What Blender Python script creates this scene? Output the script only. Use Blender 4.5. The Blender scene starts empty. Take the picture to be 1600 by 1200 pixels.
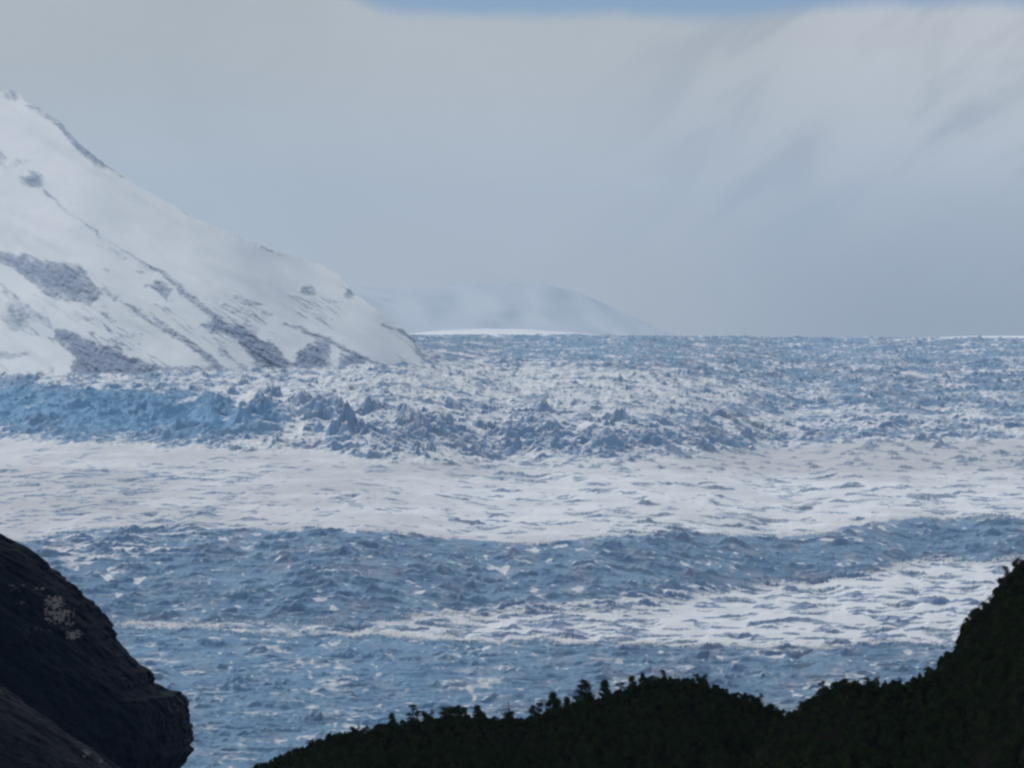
import bpy, math, random
import numpy as np

# ------------------------------------------------------------------ set-up
C = bpy.context.scene.collection
F = 9144.0          # focal length in photo pixels (photo 1600 wide, about 10 degrees across)
H0 = 525.0          # row of eye level in the photo
rng = np.random.default_rng(7)
random.seed(7)
f32 = np.float32

SUN_AZ = math.radians(-62)    # to the left, beyond the mountain
SUN_EL = math.radians(36)

# ------------------------------------------------------------------ helpers
def tag(o, label=None, cat=None, group=None, kind=None):
    if label: o['label'] = label
    if cat: o['category'] = cat
    if group: o['group'] = group
    if kind: o['kind'] = kind
    return o

def link(name, me, mat=None, parent=None):
    if mat: me.materials.append(mat)
    o = bpy.data.objects.new(name, me); C.objects.link(o)
    if parent: o.parent = parent
    return o

def mesh_np(name, verts, faces, smooth=True):
    """verts (n,3), faces (m,k) arrays -> mesh"""
    me = bpy.data.meshes.new(name)
    verts = np.ascontiguousarray(verts, dtype=f32)
    faces = np.ascontiguousarray(faces, dtype=np.int32)
    m, k = faces.shape
    me.vertices.add(len(verts)); me.vertices.foreach_set('co', verts.ravel())
    me.loops.add(m * k); me.loops.foreach_set('vertex_index', faces.ravel())
    me.polygons.add(m)
    me.polygons.foreach_set('loop_start', np.arange(0, m * k, k, dtype=np.int32))
    if smooth: me.polygons.foreach_set('use_smooth', np.ones(m, dtype=bool))
    me.update(calc_edges=True)
    return me

def grid_faces(nr, nc, wrap=False):
    """rows x cols vertex grid -> quads (facing so that rows up, cols right = front)"""
    i = np.arange(nr - 1)[:, None] * nc
    cc = nc if wrap else nc - 1
    j = np.arange(cc)[None, :]; j2 = (j + 1) % nc
    a = i + j; b = i + j2
    return np.stack([a, b, b + nc, a + nc], -1).reshape(-1, 4)

def set_attr(me, name, arr):
    at = me.attributes.new(name, 'FLOAT', 'POINT')
    at.data.foreach_set('value', np.ascontiguousarray(arr, dtype=f32).ravel())

_ANG = (np.arange(64) * (2 * np.pi / 64))
_GX = np.cos(_ANG).astype(f32); _GY = np.sin(_ANG).astype(f32)
def gn(x, y, seed=0):
    """2-D gradient noise, about -0.7..0.7"""
    x = np.asarray(x, dtype=np.float32); y = np.asarray(y, dtype=np.float32)
    x, y = np.broadcast_arrays(x, y)
    xf = np.floor(x); yf = np.floor(y)
    xi = xf.astype(np.int64); yi = yf.astype(np.int64)
    fx = (x - xf); fy = (y - yf)
    def g(ox, oy):
        h = (xi + ox) * 374761393 + (yi + oy) * 668265263 + seed * 974634541
        h = (h ^ (h >> 13)) * 1274126177
        h = ((h ^ (h >> 16)) >> 5) & 63
        return _GX[h] * (fx - ox) + _GY[h] * (fy - oy)
    sx = fx * fx * fx * (fx * (fx * 6 - 15) + 10)
    sy = fy * fy * fy * (fy * (fy * 6 - 15) + 10)
    a = g(0, 0); b = g(1, 0); a = a + (b - a) * sx
    c = g(0, 1); d = g(1, 1); c = c + (d - c) * sx
    return a + (c - a) * sy
def fbm(x, y, seed, octs=3):
    s = 0; a = 1.0
    for k in range(octs):
        s = s + a * gn(x * (2 ** k), y * (2 ** k), seed + 17 * k); a *= 0.5
    return s
def ridge(x, y, seed):
    return 1.0 - np.minimum(1.0, np.abs(gn(x, y, seed)) * 2.4)
def sstep(a, b, x):
    t = np.clip((x - a) / (b - a), 0, 1); return t * t * (3 - 2 * t)

# a map of the terrain in bearing/slope coordinates used to lay out zones (1 cell = 1 photo pixel of bearing)
U0, U1, V0, V1 = -260, 1860, 60, 1420
def canvas(): return np.zeros((V1 - V0, U1 - U0), f32)
def poly(cv, pts, val=1.0):
    pts = np.array(pts, float)
    lo = np.floor(pts.min(0)).astype(int); hi = np.ceil(pts.max(0)).astype(int)
    lo = np.maximum(lo, [U0, V0]); hi = np.minimum(hi, [U1 - 1, V1 - 1])
    uu, vv = np.meshgrid(np.arange(lo[0], hi[0] + 1), np.arange(lo[1], hi[1] + 1))
    ins = np.zeros(uu.shape, bool); n = len(pts)
    for i in range(n):
        x0, y0 = pts[i]; x1, y1 = pts[(i + 1) % n]
        if y0 == y1: continue
        cnd = ((vv >= y0) != (vv >= y1))
        ins ^= cnd & (uu < (x1 - x0) * (vv - y0) / (y1 - y0) + x0)
    sub = cv[lo[1] - V0:hi[1] + 1 - V0, lo[0] - U0:hi[0] + 1 - U0]
    sub[ins] = np.maximum(sub[ins], val)
    return cv
def stroke(cv, pts, val=1.0):
    """pts: (u, v, halfwidth)"""
    for (a, b) in zip(pts[:-1], pts[1:]):
        n = int(max(abs(a[0] - b[0]), abs(a[1] - b[1]))) + 2
        for t in np.linspace(0, 1, n):
            u = a[0] + (b[0] - a[0]) * t; v = a[1] + (b[1] - a[1]) * t; w = a[2] + (b[2] - a[2]) * t
            i0, i1 = int(max(v - w - 1, V0)), int(min(v + w + 2, V1 - 1)); j0, j1 = int(max(u - w - 1, U0)), int(min(u + w + 2, U1 - 1))
            if i1 <= i0 or j1 <= j0: continue
            vv, uu = np.mgrid[i0:i1, j0:j1]
            m = (np.clip(w + .5 - np.hypot(uu - u, vv - v), 0, 1) * val).astype(f32)
            s = cv[i0 - V0:i1 - V0, j0 - U0:j1 - U0]; np.maximum(s, m, out=s)
    return cv
def blob(cv, u, v, ru, rv, val=1.0):
    i0, i1 = int(v - rv * 1.6), int(v + rv * 1.6) + 1; j0, j1 = int(max(u - ru * 1.6, U0)), int(u + ru * 1.6) + 1
    vv, uu = np.mgrid[i0:i1, j0:j1]
    m = np.exp(-(((uu - u) / ru) ** 2 + ((vv - v) / rv) ** 2) ** 2).astype(f32) * val
    s = cv[i0 - V0:i1 - V0, j0 - U0:j1 - U0]; np.maximum(s, m, out=s)
    return cv
def blur(cv, su, sv):
    for ax, s in ((1, su), (0, sv)):
        if s <= 0: continue
        r = int(3 * s) + 1
        k = np.exp(-0.5 * (np.arange(-r, r + 1) / s) ** 2); k = (k / k.sum()).astype(f32)
        p = [(0, 0), (0, 0)]; p[ax] = (r, r)
        e = np.pad(cv, p, mode='edge'); out = np.zeros_like(cv)
        n = cv.shape[ax]
        for i in range(2 * r + 1):
            out += k[i] * (e[:, i:i + n] if ax == 1 else e[i:i + n, :])
        cv = out
    return cv
def sample(cv, u, v):
    x = np.clip(u - U0, 0, U1 - U0 - 2); y = np.clip(v - V0, 0, V1 - V0 - 2)
    xi = x.astype(np.int32); yi = y.astype(np.int32); fx = (x - xi).astype(f32); fy = (y - yi).astype(f32)
    a = cv[yi, xi] * (1 - fx) + cv[yi, xi + 1] * fx
    b = cv[yi + 1, xi] * (1 - fx) + cv[yi + 1, xi + 1] * fx
    return a * (1 - fy) + b * fy
def P(u, v, d):
    return np.stack([(u - 800.0) / F * d, d + 0 * u, (H0 - v) / F * d], -1)
def pl(pts):
    a = np.array(pts, float)
    return lambda u: np.interp(u, a[:, 0], a[:, 1])

# ------------------------------------------------------------------ materials
class NT:
    def __init__(self, tree): self.t = tree; self.n = tree.nodes; self.l = tree.links
    def new(self, typ, **kw):
        n = self.n.new(typ)
        for k, v in kw.items():
            if k.startswith('in_'):
                key = k[3:]; n.inputs[int(key) if key.isdigit() else key].default_value = v
            else: setattr(n, k, v)
        return n
    def put(self, sock, val):
        if hasattr(val, 'is_linked'): self.l.new(val, sock)
        else: sock.default_value = val
    def math(self, op, a, b=0.0, c=None, clamp=False):
        n = self.new('ShaderNodeMath', operation=op, use_clamp=clamp)
        self.put(n.inputs[0], a); self.put(n.inputs[1], b)
        if c is not None: self.put(n.inputs[2], c)
        return n.outputs[0]
    def mapr(self, x, a, b, c=0.0, d=1.0, smooth=True):
        n = self.new('ShaderNodeMapRange', interpolation_type='SMOOTHSTEP' if smooth else 'LINEAR')
        self.put(n.inputs[0], x); n.inputs[1].default_value = a; n.inputs[2].default_value = b
        n.inputs[3].default_value = c; n.inputs[4].default_value = d
        return n.outputs[0]
    def mix(self, f, a, b, blend='MIX'):
        n = self.new('ShaderNodeMix', data_type='RGBA', blend_type=blend)
        self.put(n.inputs[0], f)
        for s, v in ((n.inputs[6], a), (n.inputs[7], b)):
            self.put(s, v if hasattr(v, 'is_linked') else tuple(v) + (1.0,))
        return n.outputs[2]
    def noise(self, vec, scale, detail=4.0, rough=.55, dist=0.0):
        n = self.new('ShaderNodeTexNoise'); self.l.new(vec, n.inputs['Vector'])
        n.inputs['Scale'].default_value = scale; n.inputs['Detail'].default_value = detail
        n.inputs['Roughness'].default_value = rough; n.inputs['Distortion'].default_value = dist
        return n.outputs['Fac']
    def attr(self, name):
        return self.new('ShaderNodeAttribute', attribute_name=name).outputs['Fac']
    def mapping(self, vec, scale=(1, 1, 1), rot=(0, 0, 0)):
        n = self.new('ShaderNodeMapping'); self.l.new(vec, n.inputs[0])
        n.inputs['Scale'].default_value = scale; n.inputs['Rotation'].default_value = rot
        return n.outputs[0]

def material(name, rough=.8, spec=.3):
    m = bpy.data.materials.new(name); m.use_nodes = True
    nt = NT(m.node_tree); b = m.node_tree.nodes['Principled BSDF']
    b.inputs['Roughness'].default_value = rough
    b.inputs['Specular IOR Level'].default_value = spec
    pos = nt.new('ShaderNodeNewGeometry')
    return m, nt, b, pos

def mat_glacier():
    m, nt, b, g = material('glacier_ice', .7, .25)
    pos = g.outputs['Position']
    nz = nt.new('ShaderNodeSeparateXYZ'); nt.l.new(g.outputs['Normal'], nz.inputs[0])
    cover_light = nt.attr('cover_light'); tint = nt.attr('tint'); dirt_shade = nt.attr('dirt_shade'); scarp = nt.attr('scarp')
    n1 = nt.noise(nt.mapping(pos, (.10, .06, .12)), 1.0, 5.0, .62)
    n2 = nt.noise(nt.mapping(pos, (.022, .010, .02)), 1.0, 3.0, .55)
    flat = nt.mapr(nz.outputs['Z'], .45, .88)                    # snow stays on what is flat
    snow = nt.math('MULTIPLY', cover_light, flat)
    jit = nt.math('MULTIPLY', nt.math('SUBTRACT', n1, .5), .9)
    snow = nt.math('ADD', snow, nt.math('MULTIPLY', jit, nt.mapr(cover_light, 0.0, .5, .35, 1.0)))
    snow = nt.mapr(snow, .28, .62)
    snow = nt.math('MULTIPLY', snow, nt.math('SUBTRACT', 1.0, nt.math('MULTIPLY', scarp, .85)), clamp=True)
    ice = nt.mix(nt.mapr(n2, .35, .65), (.228, .355, .50), (.172, .285, .435))
    n3 = nt.noise(nt.mapping(pos, (.030, .013, .03)), 1.0, 5.0, .6)
    n4 = nt.noise(nt.mapping(pos, (.045, .028, .05)), 1.0, 6.0, .65, .4)
    ice = nt.mix(nt.mapr(n3, .48, .64, 0, .75), ice, (.33, .375, .46))
    ice = nt.mix(nt.mapr(n4, .5, .66, 0, .55), ice, (.21, .37, .47))
    ice = nt.mix(tint, ice, (.20, .405, .62))
    ice = nt.mix(nt.math('MULTIPLY', scarp, nt.mapr(cover_light, .3, .8, .25, .65)), ice, (.15, .255, .47))
    sn = nt.mix(nt.mapr(n2, .3, .7), (.74, .755, .78), (.84, .845, .86))
    sn = nt.mix(nt.math('MULTIPLY', dirt_shade, .55), sn, (.40, .395, .415))
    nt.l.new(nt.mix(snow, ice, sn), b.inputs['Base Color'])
    return m

def mat_mountain():
    m, nt, b, g = material('snow_and_rock', .85, .15)
    pos = g.outputs['Position']
    rock = nt.attr('rock')
    n1 = nt.noise(nt.mapping(nt.mapping(pos, (1, 1, 1), (0, math.radians(-36), 0)), (.03, .02, .13)), 1.0, 8.0, .68)
    n2 = nt.noise(nt.mapping(pos, (.012, .01, .012)), 1.0, 4.0, .6)
    f = nt.math('ADD', rock, nt.math('MULTIPLY', nt.math('SUBTRACT', nt.math('ADD', nt.math('MULTIPLY', n1, .65), nt.math('MULTIPLY', nt.noise(pos, .16, 6.0, .7), .35)), .5), 2.2))
    f = nt.mapr(f, .24, .98, 0, .95)
    f = nt.math('MULTIPLY', f, nt.mapr(rock, .04, .2))
    rk = nt.mix(nt.mapr(n1, .35, .65), (.18, .235, .355), (.29, .355, .465))  # rock lightened and blued, haze put into its colour
    sn = nt.mix(nt.mapr(n2, .3, .7), (.70, .735, .77), (.78, .80, .825))
    nt.l.new(nt.mix(f, sn, rk), b.inputs['Base Color'])
    return m

def mat_cliff(name, ca, cb, cc):
    m, nt, b, g = material(name, .8, .2)
    pos = g.outputs['Position']
    pale = nt.attr('pale')
    n1 = nt.noise(nt.mapping(pos, (.30, .3, .42), (0, .5, 0)), 1.0, 7.0, .68)
    n2 = nt.noise(nt.mapping(pos, (.04, .04, .07)), 1.0, 4.0, .6)
    col = nt.mix(nt.mapr(n1, .4, .66), ca, cb)
    col = nt.mix(nt.mapr(n2, .45, .62), col, cc)
    pf = nt.math('MULTIPLY', nt.mapr(nt.math('ADD', pale, nt.math('MULTIPLY', nt.math('SUBTRACT', nt.noise(nt.mapping(pos, (.45, .45, .7)), 1.0, 6.0, .7), .5), 3.4)), .62, 1.0), nt.mapr(pale, .05, .25))
    col = nt.mix(pf, col, (.56, .51, .49))
    nt.l.new(col, b.inputs['Base Color'])
    return m

def mat_soil():
    m, nt, b, g = material('hill_soil', .95, .1)
    n1 = nt.noise(g.outputs['Position'], .12, 5.0, .6)
    nt.l.new(nt.mix(nt.mapr(n1, .35, .65), (.030, .036, .022), (.060, .052, .040)), b.inputs['Base Color'])
    return m

def mat_leaf(name, a, c):
    m, nt, b, g = material(name, .7, .2)
    oi = nt.new('ShaderNodeObjectInfo')
    n1 = nt.noise(g.outputs['Position'], .35, 3.0, .6)
    nt.l.new(nt.mix(nt.mapr(n1, .35, .65), a, c), b.inputs['Base Color'])
    return m

def mat_bark():
    m, nt, b, g = material('grey_bark', .9, .1)
    n1 = nt.noise(nt.mapping(g.outputs['Position'], (3, 3, .8)), 1.0, 4.0, .6)
    nt.l.new(nt.mix(n1, (.05, .042, .036), (.14, .125, .11)), b.inputs['Base Color'])
    return m

def mat_plain_snow():
    m, nt, b, g = material('far_snow', .85, .15)
    n1 = nt.noise(nt.mapping(g.outputs['Position'], (.0012, .0006, .004)), 1.0, 5.0, .6)
    nt.l.new(nt.mix(nt.mapr(n1, .4, .62), (.80, .82, .85), (.70, .73, .78)), b.inputs['Base Color'])
    return m

def mat_far_mountain():
    m, nt, b, g = material('far_mist_tone', .9, .1)
    n1 = nt.noise(nt.mapping(g.outputs['Position'], (.0022, .001, .006), (0, .5, 0)), 1.0, 5.0, .6)
    nt.l.new(nt.mix(nt.mapr(n1, .40, .60), (.485, .512, .532), (.50, .524, .543)), b.inputs['Base Color'])  # fading into mist is put into the base colour
    return m

def mat_valley():
    m, nt, b, g = material('valley_gravel', .9, .2)
    n1 = nt.noise(g.outputs['Position'], .004, 6.0, .6)
    nt.l.new(nt.mix(nt.mapr(n1, .4, .6), (.05, .07, .04), (.22, .22, .22)), b.inputs['Base Color'])
    return m

M_GL, M_MT, M_CL, M_SO, M_BK = mat_glacier(), mat_mountain(), mat_cliff('dark_rock', (.004, .013, .038), (.009, .024, .066), (.006, .016, .040)), mat_soil(), mat_bark()
M_LF = mat_leaf('dark_leaves', (.038, .078, .030), (.095, .130, .045))
M_SP = mat_cliff('grey_rock', (.020, .026, .050), (.060, .062, .090), (.030, .036, .055))
M_SN, M_FM, M_VA = mat_plain_snow(), mat_far_mountain(), mat_valley()

# ------------------------------------------------------------------ glacier
uc = np.concatenate([np.arange(-1400, -70, 14.0), np.arange(-70, 1670, 1.4), np.arange(1670, 3000, 14.0)]).astype(f32)
vr = np.arange(1380, 520.9, -0.42).astype(f32)
NC, NR = len(uc), len(vr)
UU, VV = np.meshgrid(uc, vr)

# zones of the ice (bearing, slope)
zE = canvas()      # steep bare ice below the snow terrace, its shade also put into the tone
poly(zE, [(-260, 900), (20, 850), (70, 842), (130, 827), (260, 826), (420, 826), (600, 831), (690, 840), (790, 850), (880, 846), (960, 836), (1060, 830),
          (1150, 836), (1220, 842), (1300, 828), (1360, 815), (1430, 808), (1520, 814), (1600, 814), (1860, 806),
          (1860, 880), (1600, 868), (1540, 880), (1450, 872), (1390, 885), (1340, 905), (1230, 900), (1180, 915), (1100, 930), (1010, 945), (940, 955), (860, 962), (760, 962),
          (650, 965), (520, 975), (420, 968), (300, 975), (180, 965), (-260, 980)])
zEs = blur(zE, 14, 4)
zEi = blur(zE, 5, 1.6)
zC = canvas()      # icefall
poly(zC, [(-260, 598), (0, 604), (120, 600), (250, 606), (370, 612), (470, 622), (560, 632), (700, 640), (840, 645), (960, 655), (1060, 668), (1120, 655), (1180, 648), (1320, 642), (1460, 648), (1600, 644), (1860, 640),
          (1860, 668), (1600, 672), (1480, 676), (1360, 672), (1240, 680), (1180, 690), (1090, 706), (980, 716), (900, 718), (780, 712), (700, 718), (600, 722), (520, 700), (420, 702), (300, 694), (200, 688), (100, 688), (0, 680), (-260, 676)])
zCs = blur(zC, 16, 5); zCi = blur(zC, 10, 5)
zT = canvas()      # bluest ice
poly(zT, [(-260, 604), (0, 606), (140, 608), (300, 618), (420, 640), (470, 662), (420, 684), (300, 682), (150, 680), (0, 672), (-260, 668)])
zT = blur(zT, 45, 11)
zF = canvas()      # snow covered flats of the lower glacier, sun patch put in as whiter snow
poly(zF, [(1000, 960), (1110, 935), (1200, 912), (1330, 905), (1390, 890), (1450, 876), (1540, 884), (1860, 876), (1860, 1004), (1500, 1006), (1380, 1002), (1260, 1012), (1130, 1008), (1010, 1003), (930, 1001),
          (830, 997), (720, 1000), (700, 975), (760, 962), (860, 965), (940, 968)])
poly(zF, [(560, 985), (640, 962), (760, 948), (900, 940), (1020, 930), (1110, 915), (1130, 960), (1000, 1004), (820, 1000), (680, 1004)], .62)
poly(zF, [(170, 968), (300, 978), (420, 972), (520, 976), (700, 968), (700, 992), (560, 990), (440, 994), (330, 986), (200, 984)], .4)
poly(zF, [(60, 848), (130, 834), (300, 832), (340, 838), (210, 846), (330, 858), (200, 872), (110, 885)], .5)
zFs = blur(zF, 14, 5); zFi = blur(zF, 9, 3)
zD = canvas()      # snow terrace
poly(zD, [(-260, 684), (0, 690), (200, 698), (420, 708), (520, 708), (600, 728), (700, 724), (800, 720), (980, 722), (1100, 712), (1200, 702), (1300, 690), (1480, 690), (1860, 684),
          (1860, 804), (1430, 806), (1300, 826), (1220, 840), (1150, 834), (1060, 828), (960, 834), (880, 844), (790, 848), (690, 838), (600, 829), (420, 824), (130, 825), (70, 840), (20, 848), (-260, 895)])
zDs = blur(zD, 14, 5); zDi = blur(zD, 6, 2.2)
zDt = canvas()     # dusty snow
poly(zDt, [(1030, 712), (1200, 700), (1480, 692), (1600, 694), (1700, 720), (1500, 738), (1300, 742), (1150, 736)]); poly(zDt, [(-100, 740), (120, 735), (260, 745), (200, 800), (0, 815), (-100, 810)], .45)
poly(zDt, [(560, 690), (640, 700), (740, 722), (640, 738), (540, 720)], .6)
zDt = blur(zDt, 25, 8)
zDb = canvas(); poly(zDb, [(560, 790), (780, 755), (1000, 745), (1700, 742), (1700, 800), (1430, 806), (1300, 826), (1150, 834), (900, 845), (700, 836)]); zDb = blur(zDb, 40, 9)  # sunlit band of the terrace, put in as cleaner snow
zA = canvas(); poly(zA, [(-260, 515), (1860, 515), (1860, 566), (900, 566), (660, 556), (-260, 556)]); zAs = blur(zA, 10, 4)

S0 = .135 * np.ones_like(zEs)
S0 = S0 + zEs * .075 - zDs * .072 - zFs * .07 + zCs * .035 - zAs * .06
rows_v = np.arange(V0, V1)[:, None]
upper = sstep(690, 600, rows_v) * (1 - zCs)
S0 = S0 - .03 * upper
S0 = np.maximum(S0, .045).astype(f32)
Sg = sample(blur(S0, 25, 3), UU, VV)
phi = (H0 - VV) / F
D = np.empty_like(UU); D[0] = 5100
for k in range(1, NR):
    D[k] = D[k - 1] + (vr[k - 1] - vr[k]) * D[k - 1] / F / (Sg[k - 1] - phi[k - 1])
del Sg
print('glacier depth', D[0].min(), D[-1].min(), D[-1].max(), NR, NC)
def dg(u, v):   # glacier distance on bearing u, slope v
    k = (vr[0] - v) / .42; k = np.clip(k, 0, NR - 2); k0 = np.floor(k).astype(int); t = k - k0
    j = np.clip(np.searchsorted(uc, u), 1, NC - 1); j = np.where(np.abs(uc[j - 1] - u) < np.abs(uc[j] - u), j - 1, j)
    return D[k0, j] * (1 - t) + D[k0 + 1, j] * t
X = (UU - 800) / F * D
# edge-ragged zone weights
wu = 14 * fbm(X / 60, D / 60, 3, 3); wv = 7 * fbm(X / 50, D / 40, 5, 3)
rag = 1 + 1.3 * sstep(620, 820, UU); E = sample(zEi, UU + wu * rag, VV + wv * .55 * rag); Cc = sample(zCi, UU + wu * 2, VV + wv * 1.7); Ff = sample(zFi, UU + wu, VV + wv); Dd = sample(zDi, UU + wu, VV + wv * .6)
T = sample(zT, UU + wu, VV + wv); Dt = sample(zDt, UU, VV); A = sample(zAs, UU, VV)
del wu, wv
G = np.clip(1 - E - Cc - Ff - Dd, 0, 1) * sstep(860, 960, VV)       # broken lower ice
B = np.clip(1 - Cc - Dd, 0, 1) * sstep(720, 640, VV)                # serac fields above
Bm = np.clip(1 - E - Cc - Ff - Dd - G - B, 0, 1)
px = D / F
EG = np.clip(E + G, 0, 1)
# relief (metres)
h = 0.0
wx = 22 * gn(X / 55, D / 55, 11); wy = 22 * gn(X / 60, D / 50, 12)
r1 = ridge((X + wx) / (52 + 34 * EG), (D + wy) / (40 - 6 * EG), 21)
r2 = ridge((X + wx * .6) / (24 + 12 * EG), (D + wy * .6) / (17 - 4 * EG), 22)
r3 = ridge(X / 10.5, D / 7.5, 23)
E2 = E * sample(zEs, UU, VV - 9); C2 = Cc * sample(zCs, UU, VV - 5)
amp1 = E2 * 3.4 + G * 3.6 + C2 * 5.5 + Ff * 1.0 + Dd * .5 + B * 3.0 + Bm * 4
amp2 = E2 * 2.2 + G * 2.5 + C2 * 4.2 + Ff * .8 + Dd * .25 + B * 3.4 + Bm * 4
amp3 = E * .9 + G * 1.0 + Cc * 2.2 + Ff * .35 + Dd * .22 + B * 2.6 + Bm * 2
pat = sstep(-.35, .45, fbm(X / 120, D / 130, 31, 2))
h = amp1 * (r1 ** 1.15) * (.4 + .9 * pat) + amp2 * (r2 ** 1.1) * (.35 + .9 * (1 - pat) + .3 * r1) + amp3 * (r3 ** 1.3)
h = h - (amp1 * .45 + amp2 * .45 + amp3 * .4)
h += (.8 * Ff + 1.2 * Dd) * fbm(X / 45, D / 70, 41, 3) * 2.2 + Dd * .5 * gn(X / 9, D / 14, 43)
del wx, wy
cover_light = np.clip(Dd * 1.05 + Ff * 1.0 + G * .20 + B * (.34 - .08 * A) + E * .20 + Cc * .54 + .28 * Cc * sstep(300, 460, UU) * sstep(1100, 900, UU) + Bm * .5 - T * .45, 0, 1)  # snow against bare ice; the bands also stand for sun and cloud shade
T = np.clip(.72 * T + .32 * G * sstep(1100, 600, UU) + .1 * E * sstep(700, 300, UU), 0, 1); Dt = np.clip((Dt + .32 - .45 * sample(zDb, UU, VV) + .5 * sstep(-.4, .4, fbm(X / 160, D / 120, 81, 3))) * np.clip(Dd, 0, 1), 0, 1)  # real dust, plus terrace greying that stands for weaker sun
cover_light = np.clip(cover_light + (1 - Dd) * (1 - Ff) * .36 * fbm(X / 70, D / 60, 55, 3) * (1 - .5 * E), 0, 1)
cover_light = np.clip(cover_light - .5 * Ff * (UU < 760) * sstep(-.1, .3, fbm(X / 30, D / 45, 93, 3)) + (1.1 * E + .9 * G + .6 * B) * .42 * sstep(.30, .58, gn(X / 17, (D + .1 * X) / 24, 77) + .45 * fbm(X / 120, D / 80, 79, 2)), 0, 1)
cover_light = np.clip(cover_light + (.8 * E + G) * .45 * sstep(.34, .54, gn(X / 8.5, D / 13, 95) + .25 * fbm(X / 60, D / 60, 96, 2)), 0, 1)
cover_light = np.clip(cover_light + (r1 > .85) * .12 * (1 - Dd), 0, 1)
scarp = np.zeros_like(h)

KIND = np.random.default_rng(23)
def add_scarp(u, v, w, hp, tilt=0.0, curve=0.0, back=4.0, pw=1.0, face=2.6, icy=1.0, pit=None):
    """a broken step in the ice: near face steep, snow falling away gently behind. w, hp in bearing pixels"""
    d = float(dg(np.array([u], f32), v)[0]); s = d / F
    cx = (u - 800) * s; W = w * s; Hh = hp * s; L = max(Hh * back, 5)
    ext = abs(tilt) * W + abs(curve) * W
    if pit is None: pit = KIND.random() < .5 and icy >= 1 and hp <= 10 and cvmask(zEs)(u, v) < .2
    sd = int(KIND.integers(0, 90000)); skew = KIND.uniform(-.45, .45)
    j0, j1 = np.searchsorted(uc, u - w * 1.05), np.searchsorted(uc, u + w * 1.05)
    if j1 - j0 < 2: return
    col = D[:, (j0 + j1) // 2]
    Lf = max(Hh * 14, 20)
    i0 = np.searchsorted(col, d - face - ext - 3 - (Lf * 2.5 if pit else 0)); i1 = np.searchsorted(col, d + (face + 3 if pit else L * 3) + ext)
    if i1 - i0 < 2: return
    sl = (slice(i0, i1), slice(j0, j1))
    xx = (X[sl] - cx) / W
    wob = gn(xx[:1] * 2.3, np.zeros_like(xx[:1]) + .37, sd) + .6 * gn(xx[:1] * 6.1, np.zeros_like(xx[:1]) + .71, sd + 1)
    x2 = xx + skew * (1 - xx * xx)
    ln = np.clip(1 - x2 * x2, 0, 1) ** (pw * (1.15 if icy < 1 else .75)) * np.clip(1 + (.3 if pit else .6) * wob, .2, 1.5)
    t = D[sl] - d - tilt * W * xx - curve * W * xx * xx - 4 * wob
    if pit: pr = np.where(t < -face, -np.exp(np.minimum(t + face, 0) / Lf), sstep(-face, 0, t) - 1)
    else: pr = np.where(t < 0, sstep(-face, 0, t), np.exp(-np.maximum(t, 0) / L))
    hh = Hh * ln * pr
    h[sl] += hh
    fc = icy * sstep(0, .25, ln) * np.clip(sstep(-face - 2.5, -face, t) * (1 - (sstep(-.6, .2, t) if pit else sstep(.3, 3.0, t))), 0, 1)
    np.maximum(scarp[sl], fc, out=scarp[sl])

R = np.random.default_rng(11)
def scatter(n, box, wr, hr, mask, tilt=.25, curve=.5, **kw):
    k = 0; tries = 0
    while k < n and tries < n * 30:
        tries += 1
        u = R.uniform(box[0], box[2]); v = R.uniform(box[1], box[3])
        if R.random() > mask(u, v): continue
        q = R.random() ** 2.2
        w = wr[0] + (wr[1] - wr[0]) * q; hp = hr[0] + (hr[1] - hr[0]) * (q * .7 + .3 * R.random())
        kk = dict(kw)
        add_scarp(u, v, w, hp, R.normal(0, tilt), R.normal(0, curve), **kk); k += 1
def cvmask(cv, pw=1.0):
    return lambda u, v: float(cv[int(np.clip(v - V0, 0, V1 - V0 - 1)), int(np.clip(u - U0, 0, U1 - U0 - 1))]) ** pw

zL = canvas(); poly(zL, [(60, 590), (330, 588), (560, 576), (760, 566), (1000, 580), (1180, 600), (1130, 652), (960, 652), (800, 642), (600, 626), (450, 616), (300, 604), (60, 602)])
poly(zL, [(640, 545), (760, 548), (720, 560), (650, 562)], .6)
zL = blur(zL, 22, 7); cover_light = np.clip(cover_light + .22 * sample(zL, UU, VV) * (1 + 1.2 * fbm(X / 60, D / 40, 91, 2)), 0, 1)
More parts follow.
